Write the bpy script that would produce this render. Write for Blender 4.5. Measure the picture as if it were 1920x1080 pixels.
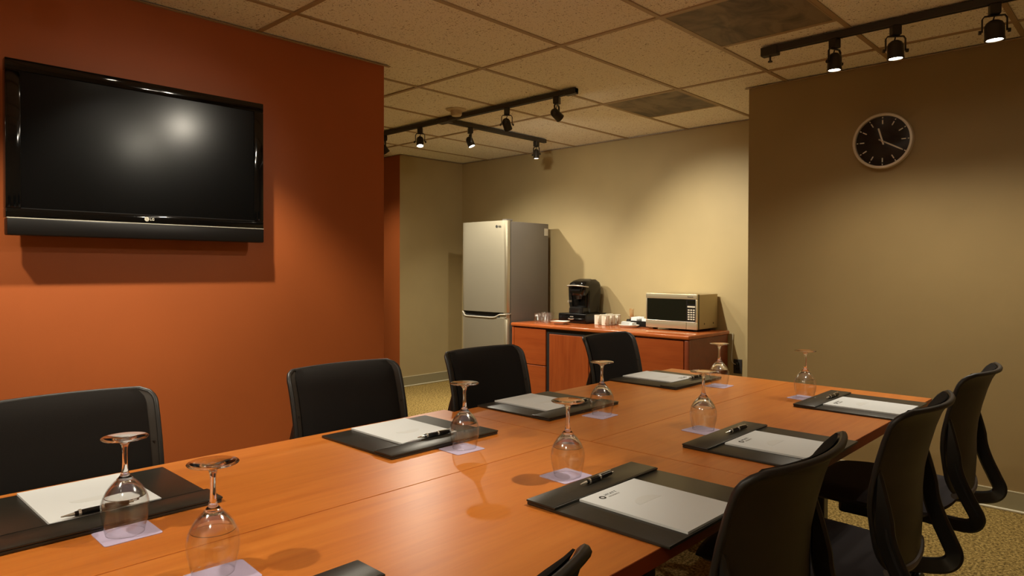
import bpy, bmesh, math, random
from mathutils import Vector, Matrix, Euler

random.seed(7)
for _o in list(bpy.data.objects):
    bpy.data.objects.remove(_o)
SC = bpy.context.scene
COL = SC.collection

# ------------------------------------------------------------------ camera
CZ = 1.26
YAW, PITCH, ROLL, FPX, CYP = math.radians(43.602), math.radians(-0.652), math.radians(0.147), 1284.3, 518.4
_f = Vector((math.cos(YAW) * math.cos(PITCH), math.sin(YAW) * math.cos(PITCH), math.sin(PITCH)))
_r = Vector((math.sin(YAW), -math.cos(YAW), 0))
_u = _r.cross(_f)
_r2 = _r * math.cos(ROLL) + _u * math.sin(ROLL)
_u2 = _u * math.cos(ROLL) - _r * math.sin(ROLL)
cam_data = bpy.data.cameras.new('camera')
cam = bpy.data.objects.new('camera', cam_data)
COL.objects.link(cam)
_m = Matrix((_r2, _u2, -_f)).transposed().to_4x4()
_m.translation = Vector((0, 0, CZ))
cam.matrix_world = _m
cam_data.sensor_width = 36.0
cam_data.lens = FPX / 1920 * 36.0
cam_data.shift_y = -(540 - CYP) / 1920
cam_data.clip_start = 0.02
SC.camera = cam

# ------------------------------------------------------------------ world, exposure
world = bpy.data.worlds.new('world')
SC.world = world
world.use_nodes = True
world.node_tree.nodes['Background'].inputs[0].default_value = (1.0, 0.85, 0.65, 1)
world.node_tree.nodes['Background'].inputs[1].default_value = 0.02
SC.view_settings.view_transform = 'Standard'
SC.view_settings.look = 'None'
SC.view_settings.exposure = 0.0
SC.view_settings.gamma = 1.0
SC.view_settings.use_curve_mapping = False
SC.cycles.sample_clamp_indirect = 40.0
SC.cycles.max_bounces = 24
SC.cycles.transmission_bounces = 16
SC.cycles.transparent_max_bounces = 48
SC.cycles.diffuse_bounces = 7
LAMP_COL = (1.0, 0.905, 0.73)

# ------------------------------------------------------------------ materials
def lin(c):
    return tuple((v / 12.92 if v <= 0.04045 else ((v + 0.055) / 1.055) ** 2.4) for v in (x / 255.0 for x in c)) + (1.0,)

MATS = {}
def mat(name, rgb, rough=0.6, metal=0.0, spec=0.5, **kw):
    m = bpy.data.materials.new(name)
    m.use_nodes = True
    b = m.node_tree.nodes['Principled BSDF']
    b.inputs['Base Color'].default_value = lin(rgb)
    b.inputs['Roughness'].default_value = rough
    b.inputs['Metallic'].default_value = metal
    b.inputs['Specular IOR Level'].default_value = spec
    for k, v in kw.items():
        b.inputs[k.replace('_', ' ')].default_value = v
    MATS[name] = m
    return m

def nodes(m):
    return m.node_tree.nodes, m.node_tree.links, m.node_tree.nodes['Principled BSDF']

def pos_vec(m, scale=(1, 1, 1), rot=(0, 0, 0), src='Position'):
    N, L, b = nodes(m)
    mp = N.new('ShaderNodeMapping')
    mp.inputs['Scale'].default_value = scale
    mp.inputs['Rotation'].default_value = rot
    if src == 'Position':
        g = N.new('ShaderNodeNewGeometry'); L.new(g.outputs['Position'], mp.inputs['Vector'])
    else:
        g = N.new('ShaderNodeTexCoord'); L.new(g.outputs['Object'], mp.inputs['Vector'])
    return mp.outputs['Vector']

def noise(m, vec, scale, detail=2.0, rough=0.5, dist=0.0):
    N, L, b = nodes(m)
    n = N.new('ShaderNodeTexNoise')
    n.inputs['Scale'].default_value = scale
    n.inputs['Detail'].default_value = detail
    n.inputs['Roughness'].default_value = rough
    n.inputs['Distortion'].default_value = dist
    L.new(vec, n.inputs['Vector'])
    return n.outputs['Fac']

def ramp(m, fac, stops):
    N, L, b = nodes(m)
    r = N.new('ShaderNodeValToRGB')
    e = r.color_ramp.elements
    while len(e) < len(stops):
        e.new(0.5)
    for el, (p, c) in zip(e, stops):
        el.position = p
        el.color = lin(c)
    L.new(fac, r.inputs['Fac'])
    return r.outputs['Color']

def mix(m, a, b_, fac, mode='MIX'):
    N, L, b = nodes(m)
    x = N.new('ShaderNodeMix'); x.data_type = 'RGBA'; x.blend_type = mode
    for s, v in ((0, fac), (6, a), (7, b_)):
        if isinstance(v, (int, float)):
            x.inputs[s].default_value = v
        elif isinstance(v, tuple):
            x.inputs[s].default_value = v
        else:
            L.new(v, x.inputs[s])
    return x.outputs[2]

def bump(m, h, strength=0.3, dist=0.01):
    N, L, b = nodes(m)
    bp = N.new('ShaderNodeBump')
    bp.inputs['Strength'].default_value = strength
    bp.inputs['Distance'].default_value = dist
    L.new(h, bp.inputs['Height']); L.new(bp.outputs['Normal'], b.inputs['Normal'])

def paint(name, rgb, rough=0.55):
    m = mat(name, rgb, rough, spec=0.35)
    N, L, b = nodes(m)
    v = pos_vec(m)
    n1 = noise(m, v, 1.3, 3)
    c = ramp(m, n1, [(0.3, tuple(x * 0.96 for x in rgb)), (0.7, tuple(min(255, x * 1.03) for x in rgb))])
    L.new(c, b.inputs['Base Color'])
    bump(m, noise(m, v, 260, 3), 0.08, 0.002)
    return m

paint('orange_paint', (168, 88, 42), 0.5)
paint('tan_paint', (176, 158, 116), 0.55)
paint('cream_paint', (226, 214, 190), 0.6)
paint('taupe_paint', (150, 128, 86), 0.6)
mat('baseboard_vinyl', (150, 142, 112), 0.45)
mat('baseboard_toe', (205, 198, 170), 0.45)
mat('white_trim', (190, 170, 140), 0.5)

def wood(name, base, dark, light, along='x', rough=0.28, scale=1.0):
    m = mat(name, base, rough, spec=0.5)
    N, L, b = nodes(m)
    sc = {'x': (1.1, 16, 16), 'y': (16, 1.1, 16), 'z': (16, 16, 1.1)}[along]
    v = pos_vec(m, tuple(s * scale for s in sc))
    g1 = noise(m, v, 2.2, 5, 0.6, 0.6)
    g2 = noise(m, v, 9.0, 4, 0.6, 0.3)
    sc2 = {'x': (.6, 2.6, 2.6), 'y': (2.6, .6, 2.6), 'z': (2.6, 2.6, .6)}[along]
    g3 = noise(m, pos_vec(m, sc2), 2.0, 3, 0.5, 1.2)
    c1 = ramp(m, g1, [(0.28, dark), (0.5, base), (0.75, light)])
    c2 = ramp(m, g2, [(0.30, tuple(x * 0.88 for x in base)), (0.6, base)])
    c3 = ramp(m, g3, [(0.3, dark), (0.55, base), (0.8, light)])
    c = mix(m, c1, c2, 0.4)
    c = mix(m, c, c3, 0.35)
    L.new(c, b.inputs['Base Color'])
    return m

wood('cherry_top', (194, 113, 43), (170, 90, 31), (208, 131, 56), 'x', 0.36)
wood('cherry_edge', (150, 66, 28), (122, 48, 20), (166, 80, 36), 'x', 0.35)
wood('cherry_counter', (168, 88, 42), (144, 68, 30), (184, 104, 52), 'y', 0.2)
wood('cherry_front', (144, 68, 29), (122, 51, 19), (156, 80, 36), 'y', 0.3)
wood('cherry_panel', (144, 68, 29), (118, 49, 19), (156, 80, 38), 'z', 0.3)
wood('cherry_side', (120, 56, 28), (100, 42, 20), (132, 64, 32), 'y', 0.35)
mat('dark_gap', (14, 10, 8), 0.8)

m = mat('carpet', (128, 106, 58), 0.95, spec=0.1)
N, L, b = nodes(m)
v = pos_vec(m)
n1 = noise(m, v, 80, 4, 0.75)
n3 = noise(m, pos_vec(m, (3, 1, 1), (0, 0, 0.6)), 22, 3, 0.7, 1.5)
c1 = ramp(m, n1, [(0.38, (30, 22, 12)), (0.49, (136, 112, 60)), (0.60, (206, 178, 110))])
c2 = ramp(m, n3, [(0.36, (70, 56, 30)), (0.52, (150, 126, 72))])
L.new(mix(m, c1, c2, 0.35), b.inputs['Base Color'])
bump(m, n1, 0.8, 0.01)

m = mat('ceiling_tile', (244, 240, 228), 0.9, spec=0.15)
N, L, b = nodes(m)
v = pos_vec(m, (1, 1.6, 1))
n1 = noise(m, v, 95, 2, 0.55, 0.4)
n2 = noise(m, pos_vec(m, (1.5, 1, 1), (0, 0, .7)), 55, 2, 0.6, 0.8)
c1 = ramp(m, n1, [(0.31, (96, 72, 48)), (0.375, (244, 240, 228))])
c2 = ramp(m, n2, [(0.30, (130, 104, 74)), (0.36, (246, 242, 230))])
L.new(mix(m, c1, c2, 1.0, 'DARKEN'), b.inputs['Base Color'])
mat('ceiling_grid', (168, 146, 114), 0.5)
m = mat('vent_metal', (112, 104, 88), 0.6, 0.0)
N, L, b = nodes(m)
ch = N.new('ShaderNodeTexVoronoi'); ch.inputs['Scale'].default_value = 150; ch.inputs['Randomness'].default_value = 0.0
L.new(pos_vec(m, (1, 1, 0.01)), ch.inputs['Vector'])
holes = ramp(m, ch.outputs['Distance'], [(0.20, (52, 46, 38)), (0.38, (150, 140, 122))])
dust = ramp(m, noise(m, pos_vec(m, (2, 3.5, 1)), 1.7, 4, 0.6, 0.8), [(0.36, (120, 110, 96)), (0.58, (228, 220, 206))])
L.new(mix(m, holes, dust, 0.8, 'MULTIPLY'), b.inputs['Base Color'])

mat('track_black', (52, 46, 38), 0.45)
mat('lamp_black', (58, 54, 48), 0.35, 0.5)
m = mat('lamp_lens', (255, 240, 210), 0.2)
m.node_tree.nodes['Principled BSDF'].inputs['Emission Color'].default_value = (1.0, 0.88, 0.68, 1)
m.node_tree.nodes['Principled BSDF'].inputs['Emission Strength'].default_value = 60.0
mat('detector_plastic', (196, 178, 146), 0.5)

mat('tv_gloss', (6, 6, 6), 0.07, spec=0.5)
mat('tv_screen', (5, 5, 5), 0.19, spec=0.22)
mat('tv_bar', (14, 12, 11), 0.4, spec=0.3)
mat('silver_print', (196, 192, 176), 0.35, 0.3)
mat('dark_print', (40, 36, 32), 0.6)
mat('grey_print', (120, 116, 106), 0.7)
mat('faint_print', (208, 210, 209), 0.7)

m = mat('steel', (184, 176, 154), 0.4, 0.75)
N, L, b = nodes(m)
n1 = noise(m, pos_vec(m, (140, 140, 1.2)), 3, 2)
r_ = N.new('ShaderNodeMapRange'); r_.inputs['To Min'].default_value = 0.36; r_.inputs['To Max'].default_value = 0.5
L.new(n1, r_.inputs['Value']); L.new(r_.outputs['Result'], b.inputs['Roughness'])
mat('steel_micro', (200, 190, 160), 0.3, 0.7)
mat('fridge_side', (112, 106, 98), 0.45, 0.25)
mat('chrome', (230, 224, 210), 0.2, 0.8)
mat('silver_plastic', (206, 200, 186), 0.3, 0.35)
mat('micro_case', (176, 160, 124), 0.4, 0.55)
mat('black_glass', (18, 20, 14), 0.08, spec=0.6)
mat('black_plastic', (16, 15, 14), 0.35)
mat('gloss_black', (10, 10, 10), 0.12)
mat('smoke_plastic', (26, 26, 24), 0.1)
mat('button_white', (190, 184, 166), 0.5)
mat('porcelain', (226, 220, 204), 0.18)
mat('paper', (214, 217, 218), 0.8, spec=0.2)
mat('paper_edge', (214, 208, 196), 0.8)
mat('packet_yellow', (214, 200, 120), 0.6)
mat('stick_wood', (196, 142, 84), 0.6)
mat('lilac_card', (186, 172, 200), 0.6, spec=0.3)

m = mat('leather', (40, 37, 30), 0.36, spec=0.5)
bump(m, noise(m, pos_vec(m), 420, 3), 0.12, 0.002)
mat('leather_edge', (20, 18, 15), 0.4)
mat('pen_black', (12, 12, 12), 0.14)

m = mat('chair_shell', (46, 40, 34), 0.45, spec=0.35)
mat('chair_rim', (32, 29, 27), 0.45)
mat('chair_frame', (22, 20, 18), 0.34)
mat('lip_grey', (92, 82, 76), 0.5)
m = mat('chair_fabric', (31, 28, 26), 0.95, spec=0.1)
bump(m, noise(m, pos_vec(m), 900, 2), 0.3, 0.002)
m = mat('seat_fabric', (58, 54, 56), 0.95, spec=0.15)
bump(m, noise(m, pos_vec(m), 900, 2), 0.3, 0.002)

m = bpy.data.materials.new('clear_glass'); m.use_nodes = True
N, L = m.node_tree.nodes, m.node_tree.links
N.remove(N['Principled BSDF'])
_g = N.new('ShaderNodeBsdfGlass'); _g.inputs['IOR'].default_value = 1.48; _g.inputs['Roughness'].default_value = 0.05
L.new(_g.outputs[0], N['Material Output'].inputs['Surface'])
MATS['clear_glass'] = m

m = bpy.data.materials.new('thin_glass'); m.use_nodes = True
N, L = m.node_tree.nodes, m.node_tree.links
N.remove(N['Principled BSDF'])
_tr = N.new('ShaderNodeBsdfTransparent'); _tr.inputs['Color'].default_value = (0.985, 0.985, 0.98, 1)
_gl = N.new('ShaderNodeBsdfGlossy'); _gl.inputs['Roughness'].default_value = 0.12
_lw = N.new('ShaderNodeLayerWeight'); _lw.inputs['Blend'].default_value = 0.5
_pw = N.new('ShaderNodeMath'); _pw.operation = 'POWER'; _pw.inputs[1].default_value = 4.0
L.new(_lw.outputs['Facing'], _pw.inputs[0])
_fr = N.new('ShaderNodeMath'); _fr.operation = 'MULTIPLY_ADD'; _fr.inputs[1].default_value = 0.7; _fr.inputs[2].default_value = 0.06
L.new(_pw.outputs[0], _fr.inputs[0])
_mx = N.new('ShaderNodeMixShader')
L.new(_fr.outputs[0], _mx.inputs[0]); L.new(_tr.outputs[0], _mx.inputs[1]); L.new(_gl.outputs[0], _mx.inputs[2])
L.new(_mx.outputs[0], N['Material Output'].inputs['Surface'])
MATS['thin_glass'] = m
m = m.copy(); m.name = 'clock_glass'
for _n in m.node_tree.nodes:
    if _n.type == 'BSDF_GLOSSY': _n.inputs['Roughness'].default_value = 0.02
    if _n.type == 'MATH' and _n.operation == 'MULTIPLY_ADD': _n.inputs[2].default_value = 0.012; _n.inputs[1].default_value = 0.4
MATS['clock_glass'] = m

m = mat('clock_face', (26, 23, 22), 0.24, 0.9)
N, L, b = nodes(m)
b.inputs['Anisotropic'].default_value = 0.85
tg = N.new('ShaderNodeTangent'); tg.direction_type = 'RADIAL'; tg.axis = 'Z'
L.new(tg.outputs['Tangent'], b.inputs['Tangent'])
b.inputs['Base Color'].default_value = lin((44, 40, 40))
mat('clock_mark', (228, 222, 206), 0.4)
mat('clock_rim', (212, 200, 180), 0.4, 0.3)

# ------------------------------------------------------------------ mesh helpers
def link(o, parent=None):
    COL.objects.link(o)
    if parent is not None:
        o.parent = parent
    return o

def tag(o, label=None, cat=None, group=None, kind=None):
    if label: o['label'] = label
    if cat: o['category'] = cat
    if group: o['group'] = group
    if kind: o['kind'] = kind
    return o

def empty(name, loc, rz=0.0, label=None, cat=None, group=None):
    o = bpy.data.objects.new(name, None)
    o.empty_display_size = 0.05
    o.location = loc
    o.rotation_euler = (0, 0, rz)
    link(o)
    return tag(o, label, cat, group)

def obj(name, bm, material, parent=None, smooth=False, loc=None, rot=None):
    bmesh.ops.recalc_face_normals(bm, faces=bm.faces[:])
    me = bpy.data.meshes.new(name)
    bm.to_mesh(me)
    bm.free()
    if isinstance(material, str):
        material = MATS[material]
    me.materials.append(material)
    if smooth:
        for p in me.polygons:
            p.use_smooth = True
        if smooth != 'all':
            try:
                me.set_sharp_from_angle(angle=math.radians(38))
            except Exception:
                pass
    o = bpy.data.objects.new(name, me)
    if loc is not None: o.location = loc
    if rot is not None: o.rotation_euler = rot
    return link(o, parent)

def copy_tree(o, parent=None):
    c = o.copy()
    COL.objects.link(c)
    c.parent = parent
    for ch in list(o.children):
        copy_tree(ch, c)
    return c

def bx(x0, y0, z0, x1, y1, z1, bev=0.0, seg=2, bm=None):
    t = bmesh.new()
    bmesh.ops.create_cube(t, size=1.0)
    for v in t.verts:
        v.co = Vector(((x0 + x1) / 2 + v.co.x * (x1 - x0), (y0 + y1) / 2 + v.co.y * (y1 - y0), (z0 + z1) / 2 + v.co.z * (z1 - z0)))
    if bev > 0:
        bmesh.ops.bevel(t, geom=t.edges[:], offset=bev, segments=seg, affect='EDGES', profile=0.5)
    if bm is None:
        return t
    return merge(bm, t)

def merge(bm, t, M=None):
    if M is not None:
        bmesh.ops.transform(t, matrix=M, verts=t.verts[:])
    me = bpy.data.meshes.new('tmp')
    t.to_mesh(me)
    t.free()
    bm.from_mesh(me)
    bpy.data.meshes.remove(me)
    return bm

def lathe(profile, n=32, bm=None, closed=False):
    t = bmesh.new()
    rings = []
    for (r, z) in profile:
        if r < 1e-6:
            rings.append([t.verts.new((0, 0, z))])
        else:
            rings.append([t.verts.new((r * math.cos(2 * math.pi * k / n), r * math.sin(2 * math.pi * k / n), z)) for k in range(n)])
    pairs = list(zip(rings, rings[1:]))
    if closed:
        pairs.append((rings[-1], rings[0]))
    for a, c in pairs:
        if len(a) == 1 and len(c) == 1:
            continue
        for k in range(n):
            k2 = (k + 1) % n
            if len(a) == 1:
                t.faces.new((a[0], c[k], c[k2]))
            elif len(c) == 1:
                t.faces.new((a[k], c[0], a[k2]))
            else:
                t.faces.new((a[k], c[k], c[k2], a[k2]))
    if bm is None:
        return t
    return merge(bm, t)

def smooth_path(pts, sub=6):
    P = [Vector(p) for p in pts]
    out = []
    for i in range(len(P) - 1):
        p0 = P[max(i - 1, 0)]; p1 = P[i]; p2 = P[i + 1]; p3 = P[min(i + 2, len(P) - 1)]
        for k in range(sub):
            t = k / sub
            out.append(0.5 * ((2 * p1) + (p2 - p0) * t + (2 * p0 - 5 * p1 + 4 * p2 - p3) * t * t + (3 * p1 - p0 - 3 * p2 + p3) * t ** 3))
    out.append(P[-1])
    return out

def tube(pts, r, n=8, bm=None, closed=False):
    t = bmesh.new()
    P = [Vector(p) for p in pts]
    rings = []
    prev = None
    for i, p in enumerate(P):
        if closed:
            d = (P[(i + 1) % len(P)] - P[i - 1]).normalized()
        else:
            d = (P[min(i + 1, len(P) - 1)] - P[max(i - 1, 0)]).normalized()
        if prev is None:
            a = Vector((0, 0, 1)) if abs(d.z) < 0.9 else Vector((1, 0, 0))
            s = d.cross(a).normalized()
        else:
            s = (prev - d * prev.dot(d)).normalized()
        prev = s
        q = d.cross(s)
        rr = r[i] if isinstance(r, (list, tuple)) else r
        rings.append([t.verts.new(p + (s * math.cos(2 * math.pi * k / n) + q * math.sin(2 * math.pi * k / n)) * rr) for k in range(n)])
    seq = list(zip(rings, rings[1:]))
    if closed:
        seq.append((rings[-1], rings[0]))
    for a, c in seq:
        for k in range(n):
            t.faces.new((a[k], a[(k + 1) % n], c[(k + 1) % n], c[k]))
    if not closed:
        t.faces.new(rings[0]); t.faces.new(rings[-1])
    if bm is None:
        return t
    return merge(bm, t)

def band(pts, widths, thick, side=Vector((1, 0, 0)), bm=None, round_=0.35):
    """flat bar swept along pts: 'widths' measured in the plane normal to side, 'thick' along side"""
    t = bmesh.new()
    P = [Vector(p) for p in pts]
    rings = []
    for i, p in enumerate(P):
        d = (P[min(i + 1, len(P) - 1)] - P[max(i - 1, 0)]).normalized()
        n = side.cross(d).normalized()
        w = widths[i] / 2 if isinstance(widths, (list, tuple)) else widths / 2
        h = thick / 2
        c = min(w, h) * round_ * 2
        ring = []
        for (a, b_) in ((w - c, h), (w, h - c), (w, -h + c), (w - c, -h), (-w + c, -h), (-w, -h + c), (-w, h - c), (-w + c, h)):
            ring.append(t.verts.new(p + n * a + side * b_))
        rings.append(ring)
    for a, c in zip(rings, rings[1:]):
        for k in range(8):
            t.faces.new((a[k], a[(k + 1) % 8], c[(k + 1) % 8], c[k]))
    t.faces.new(rings[0]); t.faces.new(rings[-1])
    if bm is None:
        return t
    return merge(bm, t)

def prism(poly, axis, a0, a1, bev=0.0, seg=2, bm=None):
    """poly: list of 2D points, extruded along axis ('x': poly in yz, 'y': poly in xz, 'z': poly in xy)"""
    t = bmesh.new()
    def P(p, a):
        return {'x': (a, p[0], p[1]), 'y': (p[0], a, p[1]), 'z': (p[0], p[1], a)}[axis]
    A = [t.verts.new(P(p, a0)) for p in poly]
    B = [t.verts.new(P(p, a1)) for p in poly]
    t.faces.new(A); t.faces.new(B)
    for k in range(len(poly)):
        k2 = (k + 1) % len(poly)
        t.faces.new((A[k], A[k2], B[k2], B[k]))
    bmesh.ops.recalc_face_normals(t, faces=t.faces[:])
    if bev > 0:
        bmesh.ops.bevel(t, geom=t.edges[:], offset=bev, segments=seg, affect='EDGES', profile=0.5)
    if bm is None:
        return t
    return merge(bm, t)

def sheet(front, back, bm=None):
    """closed solid between two equal grids of points (rows x cols)"""
    t = bmesh.new()
    F = [[t.verts.new(p) for p in row] for row in front]
    B = [[t.verts.new(p) for p in row] for row in back]
    R, C = len(F), len(F[0])
    for i in range(R - 1):
        for j in range(C - 1):
            t.faces.new((F[i][j], F[i][j + 1], F[i + 1][j + 1], F[i + 1][j]))
            t.faces.new((B[i][j], B[i + 1][j], B[i + 1][j + 1], B[i][j + 1]))
    for i in range(R - 1):
        t.faces.new((F[i][0], F[i + 1][0], B[i + 1][0], B[i][0]))
        t.faces.new((F[i][-1], B[i][-1], B[i + 1][-1], F[i + 1][-1]))
    for j in range(C - 1):
        t.faces.new((F[0][j], B[0][j], B[0][j + 1], F[0][j + 1]))
        t.faces.new((F[-1][j], F[-1][j + 1], B[-1][j + 1], B[-1][j]))
    if bm is None:
        return t
    return merge(bm, t)

def text_bm(s, size, depth=0.0004, bold=0.0, spacing=1.0):
    cu = bpy.data.curves.new('txt', 'FONT')
    cu.body = s; cu.size = size; cu.extrude = depth; cu.offset = bold; cu.space_character = spacing
    cu.align_x = 'LEFT'; cu.resolution_u = 3
    o = bpy.data.objects.new('txt', cu)
    COL.objects.link(o)
    dg = bpy.context.evaluated_depsgraph_get()
    me = bpy.data.meshes.new_from_object(o.evaluated_get(dg))
    bm = bmesh.new(); bm.from_mesh(me)
    bpy.data.objects.remove(o); bpy.data.curves.remove(cu); bpy.data.meshes.remove(me)
    return bm

def xf(bm, M):
    bmesh.ops.transform(bm, matrix=M, verts=bm.verts[:])
    return bm

def project(p):
    d = Vector(p) - Vector((0, 0, CZ))
    z = d.dot(_f)
    if z < 0.05:
        return None
    return 960 + FPX * d.dot(_r2) / z, CYP - FPX * d.dot(_u2) / z

def T(x, y, z):
    return Matrix.Translation((x, y, z))
def RZ(a): return Matrix.Rotation(a, 4, 'Z')
def RX(a): return Matrix.Rotation(a, 4, 'X')
def RY(a): return Matrix.Rotation(a, 4, 'Y')

# ------------------------------------------------------------------ room shell
H = 2.4565                      # underside of the ceiling grid
YR, XR = 3.35, 2.416            # orange wall plane and its free end
XC, YC = 4.38, 2.005            # clock wall plane and its free end
XB = 5.30                       # kitchenette back wall
YN, XN = 5.84, 4.415            # niche side wall, orange end strip

def struct(name, bm, material, parent=None, smooth=False):
    o = obj(name, bm, material, parent, smooth)
    if parent is None:
        o['kind'] = 'structure'
    return o

struct('floor', bx(-2.5, -2.3, -0.05, 5.45, 7.3, 0.0), 'carpet')
struct('wall_left', bx(-2.4, YR, 0, XR, YR + 0.12, H), 'orange_paint')
struct('wall_right', bx(XC, -2.2, 0, XC + 0.12, YC, H), 'taupe_paint')
struct('wall_right_return', bx(XC + 0.12, YC - 0.12, 0, XB, YC, H), 'tan_paint')
struct('wall_back', bx(XB, YC - 0.12, 0, XB + 0.12, YN + 0.12, H), 'tan_paint')
struct('wall_niche', bx(XN + 0.002, YN, 0, XB, YN + 0.12, H), 'tan_paint')
struct('wall_niche_end', bx(XN, YN + 0.001, 0, XN + 0.12, 7.2, H), 'orange_paint')
struct('wall_hall_end', bx(1.0, 7.2, 0, XN + 0.12, 7.3, H), 'tan_paint')
struct('wall_hall_side', bx(0.9, YR + 0.12, 0, 1.0, 7.3, H), 'tan_paint')
struct('wall_behind', bx(-2.5, -2.3, 0, -2.4, YR + 0.12, H), 'cream_paint')
struct('wall_near', bx(-2.5, -2.3, 0, XC + 0.12, -2.2, H), 'cream_paint')

def baseboard(name, x0, y0, x1, y1, nx, ny):
    """vinyl cove base on the wall line (x0,y0)-(x1,y1), growing along (nx,ny)"""
    t = 0.006
    o = struct(name, bx(min(x0, x1 + nx * t, x0 + nx * t), min(y0, y1, y0 + ny * t), 0, max(x0, x1, x0 + nx * t), max(y0, y1, y0 + ny * t), 0.105), 'baseboard_vinyl')
    c = 0.016
    obj('toe', bx(min(x0, x0 + nx * c), min(y0, y1, y0 + ny * c), 0, max(x0, x1, x0 + nx * c), max(y0, y1, y0 + ny * c), 0.012, 0.003, 1), 'baseboard_toe', o)
    obj('top_lip', bx(min(x0, x0 + nx * (t + .001)), min(y0, y1, y0 + ny * (t + .001)), 0.102, max(x0, x1, x0 + nx * (t + .001)), max(y0, y1, y0 + ny * (t + .001)), 0.107), 'baseboard_toe', o)
    return o
baseboard('baseboard_left', -2.4, YR, XR, YR, 0, -1)
baseboard('baseboard_right', XC, -2.2, XC, YC, -1, 0)
baseboard('baseboard_back', XB, YC, XB, YN, -1, 0)
baseboard('baseboard_niche', XN, YN, XB - 0.02, YN, 0, -1)

# ceiling: slab with lay-in tiles and metal tees
ceil = struct('ceiling', bx(-2.5, -2.3, H + 0.03, 5.45, 7.3, H + 0.06), 'ceiling_tile')
GX, GY, TA, TB = 1.6375, 2.9735, 1.22, 0.61      # grid origin and pitch
VENTS = [(1, 2), (2, 0)]                          # cells that hold a vent in their near half
def cell(i, j):
    return GX + TA * i, GY - TB * j               # corner: x grows with i, y falls with j
def visible_rect(x0, y0, x1, y1):
    for a in range(7):
        for c in range(5):
            q = project((x0 + (x1 - x0) * a / 6, y0 + (y1 - y0) * c / 4, H))
            if q and -30 < q[0] < 1950 and -30 < q[1] < 1110:
                return True
    return False
def in_room(x, y):
    return (x < XC and y < YR) or (XR < x < XB and YC < y < YN) or (1.0 < x < XN and YR < y < 7.2)
tile_mesh = {}
for i in range(-4, 4):
    for j in range(-8, 10):
        x0, y1 = cell(i, j)
        x1, y0 = x0 + TA, y1 - TB
        if (i, j) in VENTS:
            x0 = x0 + 0.61
        x1c, y0c, y1c = min(x1, 5.42), y0, y1
        if x1c - x0 < 0.05 or not visible_rect(x0, y0c, x1c, y1c):
            continue
        if not any(in_room(x0 + (x1c - x0) * a / 4, y0c + (y1c - y0c) * c / 4) for a in range(5) for c in range(5)):
            continue
        w, d = round(x1c - x0 - 0.012, 4), round(y1c - y0c - 0.012, 4)
        if (w, d) not in tile_mesh:
            bm = bx(0, 0, 0, w, d, 0.018, 0.003, 1)
            o = obj('ceiling_tile', bm, 'ceiling_tile', ceil)
            tile_mesh[(w, d)] = o.data
        else:
            o = link(bpy.data.objects.new('ceiling_tile', tile_mesh[(w, d)]), ceil)
        o.location = (x0 + 0.006, y0c + 0.006, H + 0.006 + random.uniform(-.001, .001))
for j in range(-8, 10):
    y = GY - TB * j
    if -2.2 < y < 7.2:
        obj('grid_bar', bx(-2.4, y - 0.012, H, 5.3, y + 0.012, H + 0.012), 'ceiling_grid', ceil)
for i in range(-4, 5):
    x = GX + TA * i
    if -2.4 < x < 5.25:
        obj('grid_bar', bx(x - 0.012, -2.2, H - 0.0006, x + 0.012, 7.2, H + 0.012), 'ceiling_grid', ceil)
for (i, j) in VENTS:
    x, y = cell(i, j)
    obj('grid_bar', bx(x + 0.598, y - TB + 0.012, H + 0.0004, x + 0.622, y - 0.012, H + 0.012), 'ceiling_grid', ceil)
def trim(n, x0, y0, x1, y1):
    struct('trim_%d' % n, bx(x0, y0, H - 0.004, x1, y1, H - 0.0008), 'ceiling_grid')
trim(1, -2.4, YR - 0.02, XR + 0.035, YR)
trim(2, XC - 0.02, -2.2, XC, YC + 0.02)
trim(3, XB - 0.02, YC, XB, YN)
trim(4, XN, YN - 0.02, XB - 0.02, YN)

def vent(i, j, label):
    x, y = cell(i, j)
    t = empty('air_vent', (x + 0.305, y - 0.305, H), 0, label, 'air vent', 'perforated ceiling vents')
    obj('perforated_panel', bx(-.288, -.288, 0.0005, .288, .288, 0.004), 'vent_metal', t)
    for (a0, b0, a1, b1) in ((-.293, -.293, .293, -.286), (-.293, .286, .293, .293), (-.293, -.286, -.286, .286), (.286, -.286, .293, .286)):
        obj('frame_edge', bx(a0, b0, -0.001, a1, b1, 0.006), 'ceiling_grid', t)
vent(1, 2, 'large dusty perforated air vent in the ceiling, near the clock-side light track')
vent(2, 0, 'grey perforated air vent in the kitchenette ceiling above the counter')

# ------------------------------------------------------------------ track lighting
def track_bar(name, x0, y0, x1, y1, label, feed=None, box=None):
    t = empty(name, ((x0 + x1) / 2, (y0 + y1) / 2, H - 0.0006), 0, label, 'light track')
    dx, dy = abs(x1 - x0) / 2, abs(y1 - y0) / 2
    w = 0.0175
    hx, hy = max(dx, w), max(dy, w)
    o = obj('rail', bx(-hx, -hy, -0.034, hx, hy, -0.001, 0.002, 1), 'track_black', t)
    g = 0.005
    obj('slot', bx(-hx + (g if dx > dy else 0.0125), -hy + (g if dy >= dx else 0.0125), -0.0345, hx - (g if dx > dy else 0.0125), hy - (g if dy >= dx else 0.0125), -0.0325), 'dark_gap', t)
    return t
TZ = H - 0.0358
tr1 = track_bar('light_track', 3.575, 2.82, 3.575, 6.2, 'long black ceiling track crossing in front of the kitchenette')
obj('end_feed', bx(-.021, -1.69, -.04, .021, -1.60, -0.002, 0.003, 1), 'track_black', tr1)
obj('tee_joint', bx(-.024, -.42, -.038, .05, -.28, -0.002, 0.003, 1), 'track_black', tr1)
tr2 = track_bar('light_track', 3.625, 4.16, 4.81, 4.16, 'short black ceiling track branching toward the back wall')
tr3 = track_bar('light_track', 3.63, -0.9, 3.63, 1.57, 'black ceiling track in front of the wall with the clock')
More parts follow.
